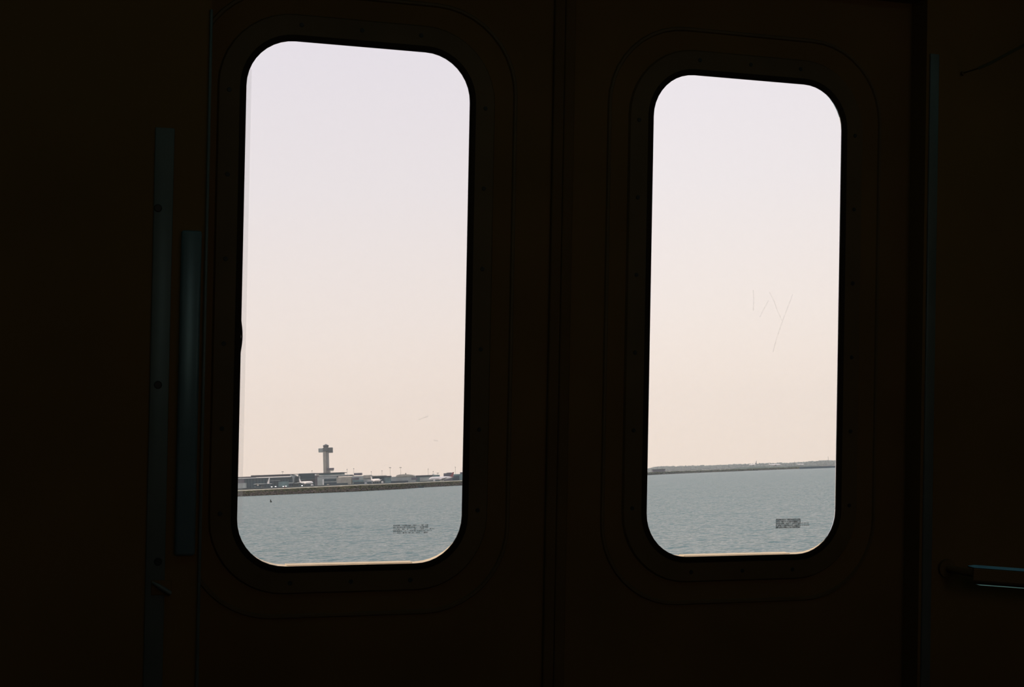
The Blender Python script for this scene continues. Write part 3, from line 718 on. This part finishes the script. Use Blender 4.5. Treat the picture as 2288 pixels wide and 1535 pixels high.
# ---- aircraft
M_pw = mat('white_aircraft_paint', (0.95, 0.90, 0.85), 0.4, scale=0.5, var=0.04)
M_pdark = mat('dark_blue_aircraft_paint', (0.03, 0.06, 0.075), 0.4, scale=0.5)
M_pred = mat('red_tail_paint', (0.26, 0.05, 0.055), 0.5, scale=0.5)
M_pgrey = mat('grey_tail_paint', (0.13, 0.15, 0.17), 0.5, scale=0.5)
M_eng = mat('engine_metal', (0.45, 0.44, 0.43), 0.4, metal=0.4, scale=1)
def jet(label, px, py, depth, L, dia, heading, body=None, fin=None, wing=None, fs=1.0, bz=5.2):
    """px, py: middle of the fuselage"""
    body = body or M_pw; fin = fin or body; wing = wing or M_pw
    e, z = at(px, py, depth)
    H = max(z - bz, dia*0.62)
    r = empty('passenger_jet', afr(e, depth, bz, heading)); tag(r, label, 'airplane', 'parked passenger jets')
    n = 14; R = dia/2
    prof = [(-0.50, 0.06, 0.35), (-0.42, 0.35, 0.28), (-0.30, 0.75, 0.12), (-0.18, 0.98, 0.0), (0.0, 1.0, 0.0), (0.25, 1.0, 0), (0.36, 0.97, 0), (0.43, 0.78, -0.08), (0.475, 0.5, -0.18), (0.50, 0.12, -0.28)]
    loops = [[(p*L, R*q*math.cos(2*math.pi*k/n), H + s*R + R*q*math.sin(2*math.pi*k/n)) for k in range(n)] for p, q, s in prof]
    MB().loft(loops, caps=True).build('fuselage', body, r, smooth=True)
    FH = L*0.16*fs
    def slab(pts, th, axis):
        mb = MB(); nn = len(pts)
        if axis == 'y': mb.prism(pts, -th/2, th/2)
        else: mb.add([(x, y, zz-th/2) for x, y, zz in pts] + [(x, y, zz+th/2) for x, y, zz in pts],
                     [tuple(range(nn)), tuple(range(2*nn-1, nn-1, -1))] + [(i, i+nn, (i+1) % nn+nn, (i+1) % nn) for i in range(nn)])
        return mb
    slab([(-0.34*L, H+R*0.6), (-0.47*L, H+R*0.9+FH), (-0.52*L, H+R*0.9+FH), (-0.475*L, H+R*0.6)], 0.6, 'y').build('tail_fin', fin, r)
    for s in (-1, 1):
        slab([(0.10*L, s*R*0.6, H-R*0.5), (-0.10*L, s*L*0.45, H+R*0.35), (-0.15*L, s*L*0.45, H+R*0.35), (-0.09*L, s*R*0.6, H-R*0.5)], 0.5, 'z').build('wing', wing, r)
        slab([(-0.40*L, s*R*0.2, H+R*0.4), (-0.48*L, s*L*0.16, H+R*0.5), (-0.52*L, s*L*0.16, H+R*0.5), (-0.48*L, s*R*0.2, H+R*0.4)], 0.4, 'z').build('tailplane', fin, r)
        MB().tube([(0.12*L, s*L*0.16, H-R*0.75), (0.09*L, s*L*0.16, H-R*0.75), (0.01*L, s*L*0.16, H-R*0.65)], [R*0.42, R*0.5, R*0.3], 10).build('engine', M_eng, r, smooth=True)
        MB().tube([(-0.04*L, s*R*0.9, H-R*0.6), (-0.04*L, s*R*0.9, 0)], [0.3, 0.6], 6).build('landing_gear', M_steel, r)
    MB().tube([(0.38*L, 0, H-R*0.6), (0.38*L, 0, 0)], [0.3, 0.5], 6).build('nose_gear', M_steel, r)
    return r
jet('white jet parked nose right in front of the boxy dark glass block', 684, 1078.6, 2900, 38, 6.0, -0.62)
jet('dark jet with a pale upswept tail in front of the left glass terminal', 584, 1082.6, 2900, 42, 4.6, math.pi-0.5, body=M_pdark, fin=M_pw, wing=M_pdark, fs=1.6)
jet('cream white jet with upright fin before the dark green hangar', 839, 1073.2, 2850, 36, 6.2, -0.95)
jet('long white jet with a red tail fin at the right edge of the left window', 986, 1068.6, 2950, 52, 7.6, math.pi+0.25, fin=M_pred)
jet('tiny white jet with a dark tail, leftmost of three on the far shore', 1682, 1038.6, 5000, 27, 5.4, math.pi-0.2, fin=M_pgrey, fs=2.6, bz=mound(1682)-0.25)
jet('long white jet in the middle of the three on the far shore', 1731, 1038.8, 5000, 46, 6.4, 0.3, fs=0.7, bz=mound(1731)-0.25)
jet('tiny white jet, rightmost of three on the far shore', 1788, 1037.8, 5000, 27, 4.6, 0.25, fs=0.6, bz=mound(1788)-0.25)

# ---- airfield vehicles with lit headlights
def lamp_mat(name, col, s):
    mt = bpy.data.materials.new(name); mt.use_nodes = True; t = mt.node_tree; b = t.nodes['Principled BSDF']
    b.inputs['Emission Color'].default_value = (*col, 1); b.inputs['Emission Strength'].default_value = s
    return mt
M_head = lamp_mat('headlamp_glow', (1.0, 0.93, 0.85), 9.0)
M_van = mat('white_van_paint', (0.80, 0.80, 0.80), 0.5, scale=1)
M_vdark = mat('dark_van_paint', (0.06, 0.07, 0.08), 0.5, scale=1)
M_tyre = mat('tyre_rubber', (0.02, 0.02, 0.02), 0.9)
def vehicle(name, label, px, depth, lights=True, body=None, L=6.0, H=2.5, rot=0.0, lz=1.0, bz=5.2):
    e = e1_at(px, depth)
    r = empty(name, afr(e, depth, bz, rot)); tag(r, label, 'vehicle', 'airfield service vehicles')
    body = body or M_vdark
    MB().bbox(-1.2, 1.2, -L/2+1.6, L/2, 0.5, H, 0.15).build('cargo_body', body, r)
    MB().bbox(-1.15, 1.15, -L/2, -L/2+1.7, 0.5, H*0.75, 0.25).build('cab', body, r)
    MB().bbox(-1.0, 1.0, -L/2-0.03, -L/2+0.3, H*0.45, H*0.68, 0.02).build('windscreen', M_dglass, r)
    for x in (-1.0, 1.0):
        for y in (-L/2+0.9, L/2-1.2): MB().tube([(x-0.15, y, 0.5), (x+0.15, y, 0.5)], 0.5, 10).build('wheel', M_tyre, r)
        if lights: MB().tube([(x*0.75, -L/2-0.12, lz), (x*0.75, -L/2+0.05, lz)], 0.48, 10).build('headlamp', M_head, r)
for px, lab in ((607.6, 'dark truck with bright headlamps, leftmost of five along the apron'),
                (616.2, 'dark truck with bright headlamps, second of five along the apron'),
                (633.6, 'dark truck with bright headlamps, third of five along the apron'),
                (639.5, 'dark truck with bright headlamps, fourth of five along the apron'),
                (675.2, 'dark truck with bright headlamps below the white jet at the glass block')):
    vehicle('service_truck', lab, px, 2846, rot=0.0, H=2.6, lz=1.0)
vehicle('service_truck', 'white van in front of the pale hangar near the cream jet', 854.5, 2846, False, M_van, 6, 4.2, 0.5)
vehicle('service_truck', 'pale truck below the nose of the white jet at the glass block', 697.5, 2848, False, M_van, 6, 3.0, 0.8)
vehicle('service_truck', 'white tank truck beneath the long red tailed jet', 970.5, 2850, False, M_van, 5, 3.4, 0.3)
vehicle('service_truck', 'small beige truck below the tower base building', 733, 2850, False, M_beige, 5, 2.6, 0.9)
vehicle('service_truck', 'small white truck left of the cream jet, below the pale concourse', 817.5, 2850, False, M_van, 5, 2.6, 1.1)

# ---- red marker post on the seawall
d, z = shore(636)
mp_ = empty('marker_post', afr(e1_at(636, d+23), d+23, z-1.2)); tag(mp_, 'small dull red marker post on the embankment top', 'marker post')
MB().tube([(0, 0, 0), (0, 0, 3.0)], [0.22, 0.16], 8).build('post', mat('dull_red_paint', (0.20, 0.05, 0.045), 0.7), mp_)
MB().bbox(-0.6, 0.6, -0.15, 0.15, 2.0, 3.0, 0.05).build('marker_board', MATS['dull_red_paint'], mp_)

# ---- moored dark barge
d, z = shore(938)
bd = d - 12
bg_ = empty('moored_barge', afr(e1_at(938, bd), bd, 0.0)); tag(bg_, 'dark blue barge moored against the embankment', 'barge')
hull = [(-5.6, 1.5), (-5.2, 0.0), (-5.0, -0.4), (4.2, -0.4), (4.8, 0.2), (6.2, 1.9), (3.0, 1.6)]
M_hull = mat('dark_blue_hull', (0.012, 0.025, 0.035), 0.5, scale=1)
MB().prism(hull, -1.8, 1.8).build('hull', M_hull, bg_)
MB().bbox(-4.8, -1.6, -1.2, 1.2, 1.5, 3.2, 0.15).build('deckhouse', mat('dull_green_deckhouse', (0.05, 0.08, 0.06), 0.7), bg_)
MB().bbox(-0.8, 2.6, -1.3, 1.3, 1.5, 2.3, 0.1).build('deck_cargo', MATS['dull_green_deckhouse'], bg_)

# ---- channel buoy
bd = 830
by = empty('channel_buoy', afr(e1_at(604.6, bd), bd, 0.0)); tag(by, 'tiny black channel buoy floating in the bay', 'buoy')
M_buoy = mat('black_buoy_paint', (0.012, 0.014, 0.010), 0.6)
MB().loft([ring8(0.30, -0.3, 12), ring8(0.58, -0.05, 12), ring8(0.62, 0.35, 12), ring8(0.45, 0.55, 12)], caps=True).build('float_body', M_buoy, by)
MB().tube([(-0.12, 0, 0.5), (-0.16, 0, 0.95)], [0.28, 0.2], 10).build('neck', M_buoy, by)
MB().loft([[(x-0.17, y, zz) for x, y, zz in ring8(rr_, zz_, 12)] for rr_, zz_ in ((0.2, 0.85), (0.36, 1.0), (0.40, 1.2), (0.28, 1.42), (0.08, 1.5))], caps=True).build('top_mark', M_buoy, by)

# ---- summer haze over the bay
mt = bpy.data.materials.new('bay_haze'); mt.use_nodes = True; t = mt.node_tree; t.nodes.clear()
ho = t.nodes.new('ShaderNodeOutputMaterial'); vs_ = t.nodes.new('ShaderNodeVolumeScatter')
vs_.inputs['Color'].default_value = (0.88, 0.95, 1.0, 1); vs_.inputs['Density'].default_value = 4.0e-5; vs_.inputs['Anisotropy'].default_value = 0.2
t.links.new(vs_.outputs[0], ho.inputs['Volume'])
ho_ = MB().box(-12000, 12000, 60, 15500, 0.05, 900).build('haze', mt); tag(ho_, 'thin summer haze hanging over the bay', 'haze', kind='stuff')
